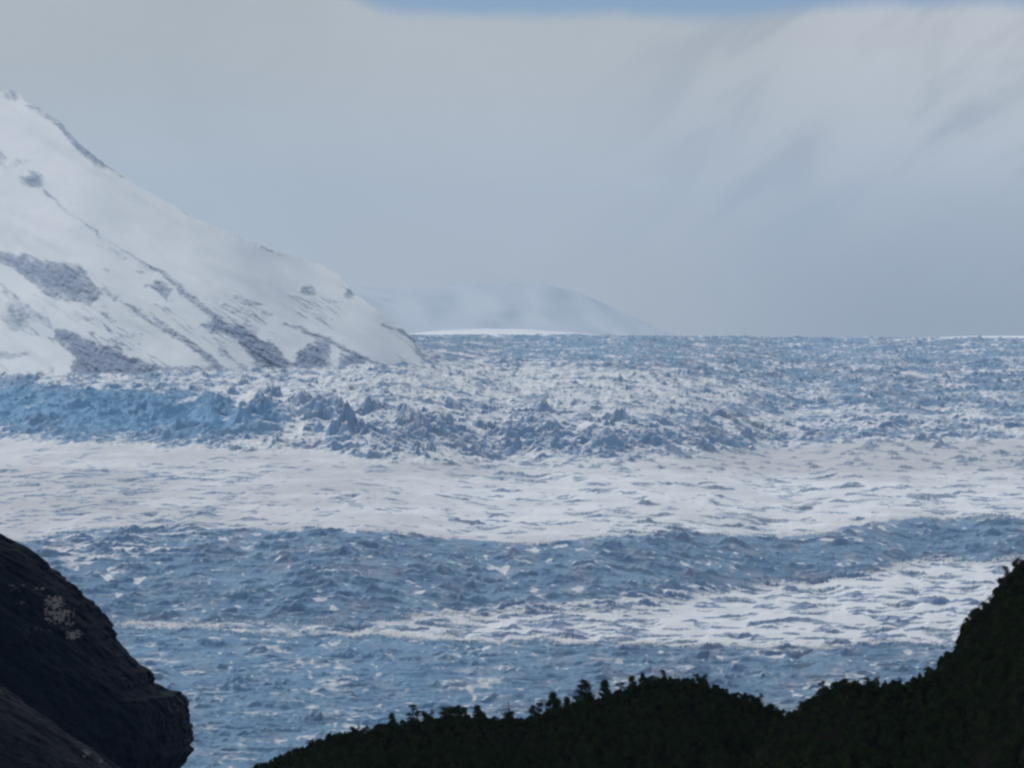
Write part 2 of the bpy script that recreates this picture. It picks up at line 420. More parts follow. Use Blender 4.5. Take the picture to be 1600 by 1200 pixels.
# steps drawn one by one after the photograph (u, v, half width, height, tilt, curve)
for a in [(335, 772, 28, 3, .2, .3), (365, 769, 20, 5, 0, .3), (325, 795, 26, 5, -.5, .3), (310, 804, 24, 5, .8, .2), (325, 807, 22, 3, -.6, 0), (545, 749, 12, 3, 0, 0), (548, 773, 15, 7, .2, .4), (600, 797, 14, 3, 0, 0),
          (560, 789, 12, 4, 0, .3), (700, 777, 20, 3, -.4, .3), (725, 745, 10, 3, 0, 0), (843, 753, 14, 5, 0, .3), (770, 804, 12, 3, 0, 0), (600, 735, 22, 2, .3, 0), (910, 800, 28, 6, .1, .3), (945, 805, 40, 3, -.4, 0),
          (1015, 789, 17, 9, 0, .4), (1030, 804, 18, 5, 0, .2), (1010, 818, 22, 10, -.7, .2), (985, 828, 24, 7, -.5, .2), (985, 769, 12, 5, 0, 0), (945, 762, 22, 5, .4, 0), (1250, 790, 26, 9, 0, .5), (1205, 811, 26, 8, .1, .4), (1180, 796, 60, 3, -.3, 0),
          (1460, 779, 34, 8, .1, .4), (1475, 785, 18, 5, -.6, 0), (1300, 800, 26, 4, -.9, 0), (1500, 775, 55, 3, -.4, 0), (1350, 780, 45, 3, .2, 0), (1060, 756, 30, 4, .4, .2), (860, 715, 45, 2.5, 0, -.4), (1590, 713, 20, 3, .2, 0),
          (55, 747, 24, 4, -.6, .2), (30, 770, 26, 3, -.5, .2), (125, 757, 22, 4, 0, .3), (230, 767, 30, 4, 0, .3), (270, 750, 30, 3, -.1, .2), (120, 772, 30, 3, 0, .2),
          (1240, 971, 70, 9, 0, -.9), (1255, 950, 24, 6, .4, .2), (1290, 942, 25, 8, -.4, .4), (1150, 940, 30, 9, 0, .3), (1410, 942, 28, 9, .1, .4), (1465, 942, 28, 9, .1, .3), (1380, 980, 26, 9, .4, .3), (1470, 981, 30, 6, 0, .1),
          (1440, 983, 26, 6, 0, .1), (1245, 922, 22, 12, .1, .5), (1275, 928, 18, 6, .2, 0), (1200, 950, 22, 5, -.4, 0), (1150, 994, 30, 7, -.1, .2), (1235, 991, 14, 4, 0, .2), (1060, 1000, 30, 7, 0, .3), (1030, 990, 36, 6, 0, .2),
          (1120, 978, 40, 4, -.3, 0), (1060, 935, 28, 14, 0, .5), (1110, 950, 24, 5, 0, .2), (1330, 927, 16, 4, 0, .2), (1520, 915, 18, 7, .6, .1), (1470, 900, 34, 6, .1, .3), (1540, 956, 22, 6, -.2, .2), (1420, 892, 18, 10, .3, .2),
          (1260, 905, 40, 16, 0, .5), (1320, 903, 38, 15, .1, .4), (1290, 915, 25, 12, 0, .3), (1255, 1017, 24, 12, .7, .3), (1210, 1020, 22, 8, .2, .3), (1110, 1013, 20, 8, 0, .3),
          (545, 978, 34, 13, 0, .5), (640, 985, 28, 7, .2, .3), (680, 978, 30, 8, 0, .2), (120, 848, 22, 8, 0, .5), (70, 851, 26, 7, -.3, .4), (150, 836, 60, 4, -.1, .1), (240, 835, 50, 4, 0, .1), (60, 838, 20, 4, -.3, 0)]:
    add_scarp(a[0], a[1], a[2] * 1.12, min(a[3], 10) * .8, *a[4:])
scatter(800, (-70, 690, 1670, 845), (4, 22), (.8, 3.4), cvmask(zDs, 2), .35, .3)
scatter(130, (-70, 735, 420, 825), (10, 34), (1.4, 4), cvmask(zDs, 2), .3, .3)
scatter(330, (700, 870, 1670, 1010), (7, 30), (1.4, 5.5), cvmask(zFs, 1.5), .3, .45)
scatter(90, (60, 828, 1000, 1000), (10, 40), (2, 6), cvmask(zFs, 1), .25, .3)
scatter(700, (-70, 815, 1670, 975), (9, 42), (2, 7), cvmask(zEs, 2), .35, .7, back=3.0, icy=.7)
scatter(1100, (-70, 985, 1670, 1290), (8, 32), (2, 7.5), lambda u, v: 1 - cvmask(zFs)(u, v), .35, .7, back=3.0, icy=.55)
scatter(420, (-70, 605, 1670, 725), (7, 30), (3, 8), cvmask(zCs, 1.5), .8, 1.4, back=2.2, pw=.8, icy=.7)
scatter(60, (380, 625, 1150, 715), (20, 44), (6, 13), cvmask(zCs, 2), .9, 1.6, back=2.0, pw=.8, icy=.6)
scatter(2200, (-70, 562, 1670, 650), (2.5, 9), (2, 7), lambda u, v: 1 - .7 * cvmask(zCs)(u, v), .5, .8, back=1.2, pw=.7, icy=.6)
scatter(900, (640, 527, 1670, 565), (3, 11), (1.5, 5), lambda u, v: 1, .4, .6, back=1.5, icy=.8)
scatter(500, (700, 680, 1670, 735), (6, 20), (2, 7), lambda u, v: .8 * (1 - .5 * cvmask(zDs)(u, v)), .4, .6, back=2.5, icy=.8)
for a in [(412, 652, 12, 26, .2, 0), (556, 652, 27, 12, .6, 1.2), (534, 684, 24, 34, 0, .4), (662, 676, 20, 17, .2, .8), (640, 688, 24, 8, 0, 1), (590, 694, 20, 8, .3, .8), (575, 715, 28, 9, -.5, .6), (655, 712, 18, 12, -1.2, .2), (680, 709, 14, 12, -1.0, .2),
          (700, 680, 26, 14, .5, 1), (760, 676, 20, 20, 0, .4), (810, 684, 26, 16, -.6, .8), (860, 680, 22, 18, .2, .5), (945, 706, 34, 20, .3, .8), (740, 700, 24, 9, .4, .9), (830, 700, 22, 8, .2, 1), (330, 622, 16, 8, -1, .2), (345, 640, 18, 9, -1, .2), (485, 660, 22, 18, .3, .5),
          (255, 650, 40, 12, 0, .4), (170, 652, 36, 10, .1, .4), (110, 640, 30, 14, -.2, .4), (350, 680, 34, 12, 0, .6), (290, 672, 26, 14, .3, .5), (60, 665, 30, 12, .2, .4), (420, 615, 8, 13, 0, 0), (432, 620, 7, 10, 0, 0), (548, 612, 9, 12, 0, 0), (378, 604, 12, 12, .2, 0)]:
    add_scarp(a[0], a[1], a[2] * 1.1, a[3] * .95, *a[4:], back=2.2, pw=.9, pit=False, icy=.45)
scatter(46, (320, 606, 1020, 716), (12, 32), (8, 19), cvmask(zCs, 1), .9, 1.2, back=1.6, pw=1.3, icy=.15)
zW = canvas()
poly(zW, [(362, 646), (372, 622), (392, 608), (402, 612), (398, 632), (380, 644)]); poly(zW, [(436, 692), (444, 668), (464, 652), (477, 656), (474, 678), (458, 690)])
poly(zW, [(260, 640), (290, 622), (318, 616), (296, 634)], .7); poly(zW, [(590, 668), (608, 646), (622, 640), (612, 662)], .7); poly(zW, [(520, 628), (534, 616), (548, 630), (556, 642), (540, 640)], .6); poly(zW, [(720, 662), (745, 648), (752, 656), (735, 668)], .7)
zW = blur(zW, 1.6, 1.6); Wm = sample(zW, UU, VV); h = h * (1 - .6 * Wm); scarp *= (1 - Wm); cover_light = np.maximum(cover_light, Wm * .72); T = T * (1 - Wm)
scatter(120, (700, 740, 1670, 830), (10, 34), (1.5, 6), cvmask(zDs, 2), .35, .5)
# ease everything to nothing at the crest so the skyline stays as drawn
ease = sstep(519, 530, VV) * .7 + .3
h *= ease
Z = (H0 - VV) / F * D + h
Yd = D - .28 * np.clip(h, -6, 12)
# crest behind: the ice field falls away, with low snow domes on the skyline
crest_u = uc
dc = D[-1]
back_rows = []
dome = 9.0 * np.exp(-((crest_u - 780) / 120.0) ** 2) + 6.0 * sstep(640, 680, crest_u) * sstep(940, 860, crest_u) + 1.2 + 4.0 * sstep(1390, 1520, crest_u) - 7 * sstep(940, 1000, crest_u) * sstep(1420, 1380, crest_u)
vtop = pl([(-1400, 524), (640, 523.5), (900, 523), (1000, 525.5), (1200, 528), (1400, 529.5), (1600, 529.5), (3000, 529)])(crest_u)
# the crest line itself follows the photo: lower the last rows to it
lim = vtop[None, :]
Vnow = H0 - Z / Yd * F
over = np.maximum(0, lim - VV)            # rows drawn above the skyline sink behind it
Z = Z - over * px * 1.6
verts = np.stack([X, Yd, Z], -1)
verts = verts.reshape(-1, 3)
faces = grid_faces(NR, NC)
# front and far skirts of the ice
front = np.stack([X[0], D[0] - 60, np.full(NC, -900.0)], -1)
me = mesh_np('glacier', np.concatenate([verts, front]), np.concatenate([faces, np.stack([np.arange(NC - 1) + NR * NC, np.arange(1, NC) + NR * NC, np.arange(1, NC), np.arange(NC - 1)], -1)]))
z0 = np.zeros(NC, f32)
for nm, ar in (('cover_light', cover_light), ('tint', T), ('dirt_shade', Dt), ('scarp', scarp)):
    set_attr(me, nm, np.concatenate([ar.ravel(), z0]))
glacier = tag(link('glacier', me, M_GL), kind='structure')

# snowfield beyond the crest: smooth snow reaching the far mountains
us = np.arange(-1400, 3001, 10.0)
rows = []
dcs = np.interp(us, uc, dc)
vt = pl([(-1400, 530), (600, 526), (640, 521), (690, 516), (760, 513.5), (820, 514.5), (890, 519), (940, 523.5), (1000, 528), (1180, 533), (1380, 531), (1440, 527.5), (1520, 525), (1600, 524.5), (3000, 523)])(us)
for k, (dd, dv) in enumerate([(-120, 14), (60, 8), (350, 3.5), (700, 1.0), (1000, 0), (1300, .6), (1900, 3), (3500, 7), (7000, 12), (14000, 16), (24000, 17)]):
    d = dcs + dd
    rows.append(P(us, vt + dv, d))
rows = np.array(rows)
tag(link('snowfield', mesh_np('snowfield', rows.reshape(-1, 3), grid_faces(len(rows), len(us))), M_SN), kind='structure')

# ------------------------------------------------------------------ snow mountain on the left
ridge_v = pl([(-700, -80), (-300, 40), (-120, 110), (-60, 126), (-8, 148), (4, 143), (18, 141), (32, 148), (40, 160), (58, 168), (80, 180), (96, 192), (112, 210), (130, 229), (152, 247), (172, 262), (192, 276), (230, 299), (270, 321), (300, 339), (345, 359), (395, 377), (430, 392),
              (470, 403), (500, 413), (530, 431), (552, 455), (580, 478), (610, 502), (640, 520), (655, 540), (664, 562), (676, 572)])
foot_v = pl([(-700, 600), (0, 590), (60, 588), (110, 588), (260, 586), (350, 584), (420, 581), (500, 577), (600, 573), (676, 570)])
rk = canvas()
blob(rk, 17, 148, 15, 9, .9)
stroke(rk, [(40, 163, 3), (58, 172, 5), (87, 187, 4), (110, 210, 5), (127, 229, 9), (153, 250, 10), (170, 262, 4), (195, 277, 1.5)], .9)
stroke(rk, [(255, 308, 2), (262, 312, 2)], .8); stroke(rk, [(284, 334, 2), (300, 341, 2.5)], .8); stroke(rk, [(395, 377, 2.5), (420, 391, 2.5), (440, 400, 1.5)], .8)
blob(rk, 0, 246, 10, 16, .8); blob(rk, 34, 252, 16, 7, .6); blob(rk, 50, 282, 20, 14, .95); blob(rk, 20, 262, 18, 7, .55)
stroke(rk, [(66, 296, 3), (100, 326, 1.6), (153, 365, 2), (190, 391, 2), (232, 413, 3), (262, 434, 4), (289, 458, 6), (324, 486, 6), (350, 506, 8)], .85)
stroke(rk, [(150, 382, 1.5), (190, 400, 2), (228, 418, 2)], .7)
poly(rk, [(306, 511), (341, 498), (381, 511), (420, 533), (464, 574), (405, 580), (381, 546), (350, 522)])
stroke(rk, [(381, 505, 4), (402, 513, 3)], .8)
stroke(rk, [(340, 545, 3), (365, 560, 4), (385, 578, 3)], .8)
poly(rk, [(219, 446), (254, 439), (267, 454), (262, 472), (241, 454)], .9)
stroke(rk, [(158, 421, 3), (182, 423, 2)], .8); stroke(rk, [(212, 422, 3), (230, 427, 2)], .8)
poly(rk, [(-60, 380), (0, 391), (52, 402), (109, 413), (144, 437), (160, 459), (144, 478), (122, 474), (92, 472), (57, 450), (35, 432), (0, 410), (-60, 400)], .88)
blob(rk, 105, 430, 35, 20, 1.0)
stroke(rk, [(160, 452, 3), (210, 485, 3), (241, 505, 5), (262, 517, 5), (297, 535, 6), (324, 559, 6), (356, 586, 6)], .9)
stroke(rk, [(-40, 420, 2), (0, 446, 3), (44, 481, 4), (83, 511, 4)], .75)
poly(rk, [(84, 516), (105, 513), (157, 537), (210, 559), (258, 572), (264, 592), (105, 592), (116, 559), (94, 537)], 1)
stroke(rk, [(258, 578, 6), (300, 575, 5), (330, 588, 5)], .8)
blob(rk, 26, 494, 30, 28, .72); stroke(rk, [(-30, 552, 6), (17, 557, 6), (52, 549, 3)], .75)
stroke(rk, [(120, 487, 2), (140, 498, 4), (156, 508, 2)], .7); stroke(rk, [(165, 538, 2), (205, 524, 3), (220, 522, 3)], .7); blob(rk, 80, 578, 6, 4, .8)
blob(rk, 482, 455, 13, 9, .9); blob(rk, 543, 459, 10, 9, .85)
stroke(rk, [(362, 470, 2), (385, 473, 3), (410, 478, 3)], .8); stroke(rk, [(408, 487, 3), (428, 492, 3)], .9); stroke(rk, [(362, 489, 3), (376, 484, 3)], .75)
stroke(rk, [(446, 506, 3), (494, 524, 4), (525, 537, 4), (564, 559, 4), (604, 573, 3)], .95)
poly(rk, [(464, 550), (494, 529), (516, 542), (514, 578), (460, 578)], .95); poly(rk, [(529, 550), (564, 557), (572, 574), (532, 578)], .95)
stroke(rk, [(600, 508, 2), (643, 523, 4), (652, 546, 4), (666, 566, 4)], .85); stroke(rk, [(648, 524, 3), (668, 540, 2)], .8)
rk = np.maximum(blur(rk, 4.2, 4.2) * .88, blur(rk, 1.3, 1.3) * .78)
um = np.concatenate([np.arange(-700, -60, 8.0), np.arange(-60, 676.5, 1.5)])
NMr = 420
tt = np.linspace(0, 1, NMr)
Um = np.repeat(um[None, :], NMr, 0)
vf = foot_v(um) + 14; vt_ = np.minimum(ridge_v(um), vf - 6)
Vm = vf[None, :] + (vt_ - vf)[None, :] * tt[:, None]
d0 = dg(um.astype(f32), foot_v(um)) - 10
d0 = np.convolve(np.pad(d0, 40, mode='edge'), np.ones(81) / 81, mode='valid')
Dm = np.empty_like(Vm); Dm[0] = d0
for k in range(1, NMr):
    ph = (H0 - Vm[k - 1]) / F
    Dm[k] = Dm[k - 1] + (Vm[k - 1] - Vm[k]) * Dm[k - 1] / F / (.62 - ph)
# ribs running down to the right, in slope coordinates along and across
al = (Um * .83 + Vm * .56); ac = (-Um * .56 + Vm * .83)
rel = 34 * gn(al / 420, ac / 75, 61) + 16 * gn(al / 170, ac / 34, 62) + 5 * gn(al / 50, ac / 14, 63)
wpu = 7 * fbm(al / 22, ac / 12, 68, 4); wpv = 6 * fbm(al / 22, ac / 12, 69, 4)
rkm = sample(rk, Um + wpu, Vm + wpv)
rkm = np.maximum(rkm, .66 * sstep(.64, .95, ridge(al / 75, ac / 8, 90)) * sstep(-.1, .3, fbm(al / 90, ac / 45, 92, 2)) * sstep(400, 500, Vm))
rel += -9 * rkm + rkm * 9 * ridge(al / 26, ac / 9, 64) + rkm * 5 * ridge(al / 9, ac / 4, 65)
Dm2 = Dm + rel * sstep(0, .06, tt)[:, None]
jag = 1.5 * gn(um / 7, 0 * um, 66) + 2.6 * gn(um / 24, 0 * um + .5, 60) + rkm[-1] * 3 * gn(um / 5, 0 * um + 3, 67)
Vm2 = Vm + jag[None, :] * (tt[:, None] ** 50)
pts = P(Um, Vm2, Dm2)
backm = []
for dd, dz in ((40, -8), (200, -80), (900, -560), (1500, -900)):
    q = pts[-1].copy(); q[:, 1] += dd; q[:, 0] *= (q[:, 1] / (q[:, 1] - dd)); q[:, 2] += dz; backm.append(q)
allp = np.concatenate([pts, np.array(backm)])
me = mesh_np('snow_mountain', allp.reshape(-1, 3), grid_faces(allp.shape[0], len(um)))
set_attr(me, 'rock', np.concatenate([rkm.ravel(), np.zeros(4 * len(um))]))
tag(link('snow_mountain', me, M_MT), kind='structure')

# ------------------------------------------------------------------ far mountain in the murk
uf = np.arange(380, 1100, 4.0)
vfar = pl([(380, 462), (480, 452), (560, 446), (620, 452), (660, 451), (720, 444), (770, 441), (840, 440), (860, 445), (900, 455), (940, 472), (1000, 500), (1060, 526), (1100, 548)])(uf) + .5 * gn(uf / 40, 0 * uf, 70)
rows = []
for t in np.linspace(0, 1, 40):
    v = 560 + (vfar - 560) * t
    d = 26000 + 3500 * t + 500 * gn(uf / 60 + t * 2, 0 * uf + t * 4, 71) * min(1, t * 4)
    rows.append(P(uf, v, d))
for dd, dz in ((400, -60), (2500, -900)):
    q = rows[39].copy(); q[:, 1] += dd; q[:, 2] += dz; rows.append(q)
rows = np.array(rows)
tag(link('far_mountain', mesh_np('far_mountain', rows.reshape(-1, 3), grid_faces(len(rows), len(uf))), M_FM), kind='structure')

# ------------------------------------------------------------------ dark rock headland on the left
def terr(q):
    k = np.floor(q); return k + sstep(.5, 1, q - k)
def headland(name, d0, edge, vtop, vbot, ul, seed, rough, pale=None, bulge=.8, base_z=-905, mat=M_CL):
    e = pl([(b, a) for a, b in edge])
    vv = np.concatenate([np.arange(vtop, vbot, 1.2), [vbot]])
    th = np.concatenate([np.linspace(-.6, 2.2, 1300, endpoint=False), np.linspace(2.2, 2 * np.pi - .6, 160, endpoint=False)]); n = len(th)
    rows = []; pal = []
    s = d0 / F
    jr = np.random.default_rng(seed); ev = e(vv) + rough * (3.2 * gn(vv / 9, 0 * vv + .3, seed + 2) + 2.2 * (ridge(vv / 5, 0 * vv + .6, seed + 3) - .5) + 1.2 * gn(vv / 2.2, 0 * vv + .4, seed + 4))
    es = np.convolve(np.pad(e(vv), 60, mode='edge'), np.ones(121) / 121, mode='valid')
    for v, usm, ee in zip(vv, es, ev):
        ur = usm + (ee - usm) * np.exp(-(th / .42) ** 2); W = np.maximum((ur - ul) * s, 2.0)
        cx = (ul - 800) * s
        x = cx + W * np.cos(th); y = d0 - W * bulge * np.sin(th)
        z = np.full(n, (H0 - v) * s)
        arc = th * W
        tp = sstep(2.9, 1.9, th); nz = rough * tp * (1.9 * terr(2.4 * fbm((arc + z * .25) / 24, (z - arc * .2) / 20, seed, 3)) + .55 * terr(2.6 * fbm(arc / 8.5, (z - .3 * arc) / 7, seed + 5, 2)) + 1.0 * gn(arc / 5, z / 5, seed + 7) + .5 * gn(arc / 1.8, z / 1.8, seed + 13))
        k = 1 + nz / W * .9
        x = cx + (x - cx) * k; y = d0 + (y - d0) * k
        rows.append(np.stack([x, y, z], -1))
        if pale is not None:
            uu = 800 + x / y * F; pal.append(sample(pale, uu, np.full(n, v)) * (y < d0))
    q = rows[-1].copy()
    c = np.array([(ul - 800) * s, d0, 0.0]); q[:, :2] = c[:2] + (q[:, :2] - c[:2]) * 3.0; q[:, 2] = base_z
    rows.append(q)
    cap = rows[0].copy(); cap[:, :2] = cap[:, :2].mean(0) + (cap[:, :2] - cap[:, :2].mean(0)) * .02; cap[:, 2] += 1
    rows = [cap] + rows
    A_ = np.array(rows)[::-1]
    me = mesh_np(name, A_.reshape(-1, 3), grid_faces(len(A_), n, wrap=True)[:, ::-1])
    if pale is not None:
        pp = np.array([np.zeros(n)] + pal + [np.zeros(n)])[::-1]
        set_attr(me, 'pale', pp)
    return tag(link(name, me, mat), kind='structure')
pal = canvas()
blob(pal, 84, 935, 20, 12, .9); blob(pal, 92, 955, 26, 14, .85); blob(pal, 116, 984, 17, 8, 1); blob(pal, 75, 945, 14, 14, .55); blob(pal, 24, 908, 18, 10, .6); blob(pal, 60, 915, 14, 9, .55); blob(pal, 105, 968, 20, 12, .6); blob(pal, 60, 975, 26, 8, .45); blob(pal, 40, 935, 16, 9, .45); blob(pal, 128, 925, 12, 10, .35); blob(pal, 270, 1100, 12, 10, .4)
edge = [(-235, 690), (-150, 745), (-70, 800), (0, 835), (20, 847), (50, 860), (70, 877), (90, 900), (117, 923), (130, 938), (143, 942), (150, 958), (170, 973), (182, 997), (197, 1020), (217, 1040), (233, 1047), (242, 1070), (257, 1082),
        (277, 1083), (290, 1095), (295, 1117), (298, 1150), (297, 1173), (286, 1187), (275, 1200), (290, 1240), (320, 1300), (360, 1420)]
headland('rock_headland', 2600.0, edge, 690, 1420, -260, 80, 1.0, pal)
pal2 = canvas(); blob(pal2, 135, 1172, 8, 7, .7); blob(pal2, 160, 1185, 10, 6, .7); blob(pal2, 2, 1080, 6, 5, .6); blob(pal2, 40, 1110, 9, 5, .5); blob(pal2, 175, 1194, 10, 5, .6)
headland('rock_spur', 2200.0, [(-250, 960), (-120, 1010), (0, 1077), (30, 1096), (60, 1116), (100, 1142), (130, 1163), (180, 1197), (240, 1250), (330, 1330), (420, 1440)], 960, 1420, -290, 120, .9, pal2, mat=M_SP)

# ------------------------------------------------------------------ wooded hills
rm = [(250, 1280), (330, 1242), (385, 1210), (415, 1196), (437, 1189), (482, 1168), (524, 1150), (565, 1147), (587, 1141), (610, 1137), (640, 1133), (680, 1127), (720, 1121), (750, 1122), (775, 1130), (812, 1130), (840, 1122), (870, 1115), (900, 1105), (932, 1096), (960, 1088), (989, 1080),
      (1000, 1072), (1037, 1066), (1090, 1067), (1109, 1074), (1139, 1087), (1169, 1094), (1195, 1108), (1232, 1120), (1280, 1124), (1400, 1150), (1600, 1190)]
rr = [(1150, 1230), (1200, 1150), (1232, 1121), (1245, 1114), (1262, 1101), (1281, 1085), (1300, 1075), (1320, 1070), (1345, 1073), (1375, 1074), (1401, 1073), (1412, 1072), (1439, 1060), (1466, 1042), (1476, 1028), (1497, 1013), (1503, 986), (1514, 969), (1540, 950), (1555, 929), (1566, 908), (1589, 893), (1600, 886), (1660, 850), (1760, 800), (1900, 740), (2300, 640)]
def hill(name, d0, rv, u0, u1, slope, seed):
    u = np.arange(u0, u1, 3.0); s = d0 / F
    x = (u - 800) * s; zr = (H0 - pl(rv)(u)) * s
    ys = np.concatenate([[d0 + 1100, d0 + 400, d0 + 120, d0 + 50], d0 + np.array([20, 8, 3, 0, -3, -6, -10]), d0 - np.arange(14, 480, 4.0), [d0 - 600, d0 - 900, d0 - 1300]])[::-1]
    rows = []
    zm = zr.min() - 5
    for y in ys:
        t = d0 - y
        if t >= 0: z = zr - slope * t
        else: z = zr + .6 * t
        k = min(1, abs(t) / 40)
        z = z + k * (6 * gn(x / 45, 0 * x + y / 40, seed) + 2.2 * gn(x / 14, 0 * x + y / 14, seed + 1)) + k * .5 * gn(x / 3, 0 * x + y / 3, seed + 2)
        rows.append(np.stack([x, 0 * x + y, np.maximum(z, -905)], -1))
    A_ = np.array(rows)
    tag(link(name, mesh_np(name, A_.reshape(-1, 3), grid_faces(len(A_), len(u))), M_SO), kind='structure')
    def ground(xq, yq):
        t = d0 - yq; zb = np.interp(xq, x, zr); k = np.minimum(1, np.abs(t) / 40)
        return zb - np.where(t >= 0, slope * t, -.6 * t) + k * (6 * gn(xq / 45, yq / 40, seed) + 2.2 * gn(xq / 14, yq / 14, seed + 1))
    return ground
DM, DR = 1900.0, 1600.0
gm = hill('wooded_hill', DM, rm, 250, 1700, .46, 140)
gr_ = hill('wooded_slope', DR, rr, 1150, 2300, .62, 150)

# ---- leaves
def leaf_quads(cen, size, r):
    """cen (n,3) -> small bent leaf-spray quads of random attitude"""
    n = len(cen)
    a = r.normal(size=(n, 3)); a /= np.linalg.norm(a, axis=1, keepdims=True)
    b = r.normal(size=(n, 3)); b -= a * (a * b).sum(1, keepdims=True); b /= np.linalg.norm(b, axis=1, keepdims=True)
    sz = size * r.uniform(.6, 1.3, (n, 1))
    a = a * sz; b = b * sz * .62
    v = np.stack([cen - a, cen - b * .9, cen + a, cen + b * .9], 1).reshape(-1, 3)
    return v, np.arange(4 * n).reshape(-1, 4)

def crown_points(kind, H, r, n):
    """leaf positions for a crown of height H above its base (z=0)"""
    cl = []
    if kind == 'cone':
        for k in range(60):
            t = r.uniform(.04, 1) ** 1.25; R_ = H * .27 * (1 - t) ** .75 + .04 * H; a = r.uniform(0, 6.28); q = math.sqrt(r.uniform(.1, 1)) * R_
            cl.append((q * math.cos(a), q * math.sin(a), t * H, r.uniform(.05, .095) * H))
        cl.append((0.02 * H, 0, H * 1.0, .045 * H))
    elif kind == 'round':
        for k in range(30):
            a = r.uniform(0, 6.28); ph = math.acos(r.uniform(-.7, 1)); q = r.uniform(.55, 1)
            cl.append((.42 * H * q * math.sin(ph) * math.cos(a), .42 * H * q * math.sin(ph) * math.sin(a), .58 * H + .38 * H * q * math.cos(ph), r.uniform(.08, .14) * H))
    elif kind == 'spindly':
        for k in range(9):
            t = r.uniform(.35, 1); a = r.uniform(0, 6.28); q = r.uniform(.02, .16) * H
            cl.append((q * math.cos(a) + .06 * H * t, q * math.sin(a), t * H, r.uniform(.05, .09) * H))
    elif kind == 'snag':
        for k in range(16):
            t = r.uniform(.12, .62); a = r.uniform(0, 6.28); q = r.uniform(.03, .26) * H * (1 - t * .7)
            cl.append((q * math.cos(a), q * math.sin(a), t * H, .10 * H))
        for z in (.78, .9, 1.0): cl.append((-.05 * H + .03 * H * (z - .78), 0, z * H, .038 * H))
    elif kind == 'forked':
        for sx in (-1, 1):
            for k in range(12):
                t = r.uniform(.35, 1 if sx > 0 else .86); a = r.uniform(0, 6.28); q = r.uniform(.02, .13) * H
                cl.append((sx * .23 * H * t + q * math.cos(a), q * math.sin(a), t * H, .075 * H))
    for k in range(14 if kind in ('round', 'snag', 'forked') else 5):
        a = r.uniform(0, 6.28); q = r.uniform(.0, .24) * H; cl.append((q * math.cos(a), q * math.sin(a), r.uniform(.06, .36) * H, r.uniform(.07, .12) * H))
    w = np.array([c[3] ** 2 for c in cl]); w /= w.sum()
    idx = r.choice(len(cl), n, p=w); c = np.array(cl)[idx]
    p = r.normal(size=(n, 3)) * .62
    out = c[:, :3] + p * c[:, 3:4] * np.array([1.15, 1.15, .85])
    out[:, 2] = np.maximum(out[:, 2], .05 * H)
    return out, cl

def tube(pts, radii, n=6):
    V = []; Fc = []
    pts = np.array(pts, float)
    for i, p in enumerate(pts):
        d = pts[min(i + 1, len(pts) - 1)] - pts[max(i - 1, 0)]; d /= np.linalg.norm(d)
        a = np.cross(d, [0.3, 1, .1]); a /= np.linalg.norm(a); b = np.cross(d, a)
        for k in range(n):
            t = 2 * math.pi * k / n; V.append(p + radii[i] * (a * math.cos(t) + b * math.sin(t)))
    for i in range(len(pts) - 1):
        for k in range(n):
            k2 = (k + 1) % n; Fc.append((i * n + k, i * n + k2, (i + 1) * n + k2, (i + 1) * n + k))
    return np.array(V), np.array(Fc)

NLEAF = {'cone': 3600, 'round': 3600, 'spindly': 1300, 'snag': 2400, 'forked': 2800}
def make_tree(kind, seed):
    r = np.random.default_rng(seed); H = 6.0
    p, cl = crown_points(kind, H, r, NLEAF[kind])
    v, f = leaf_quads(p, .19, r)
    cm = mesh_np('crown', v, f, smooth=False); cm.materials.append(M_LF)
    V, Fc = tube([(0, 0, -.8), (0, 0, .5), (.08, .03, .45 * H), (.05, 0, .8 * H)], [.17, .14, .09, .03])
    VV_, FF_ = [V], [Fc]; off = len(V)
    for c in cl[:36:2]:
        z0_ = max(.25, c[2] * .55)
        V, Fc = tube([(.02, 0, z0_), (c[0] * .5, c[1] * .5, (z0_ + c[2]) / 2 + .05), (c[0], c[1], c[2])], [.06, .04, .015], 5)
        VV_.append(V); FF_.append(Fc + off); off += len(V)
    tm = mesh_np('trunk', np.concatenate(VV_), np.concatenate(FF_)); tm.materials.append(M_BK)
    return tm, cm
PROTO = {}
def place_tree(u, v, hp, kind, var, d0, ground, label, wide=1.0):
    key = (kind, var)
    if key not in PROTO: PROTO[key] = make_tree(kind, 300 + 31 * var + sum(map(ord, kind)))
    s = d0 / F; x = (u - 800) * s; y = d0 - 1.5
    z = float(ground(np.array([x]), np.array([y]))[0])
    top = (H0 - v) * s                      # height the tree reaches
    Hm = max(top - z, hp * s)
    root = bpy.data.objects.new('tree', None); C.objects.link(root)
    root.location = (x, y, z - .1); k = Hm / 6.0
    root.scale = (k * wide * 1.25, k * wide * 1.25, k)
    root.rotation_euler = (0, 0, 0)
    tag(root, label, 'tree', 'trees standing out along the ridge line')
    for nm, m in zip(('trunk', 'crown'), PROTO[key]):
        o = bpy.data.objects.new(nm, m); C.objects.link(o); o.parent = root
    return root
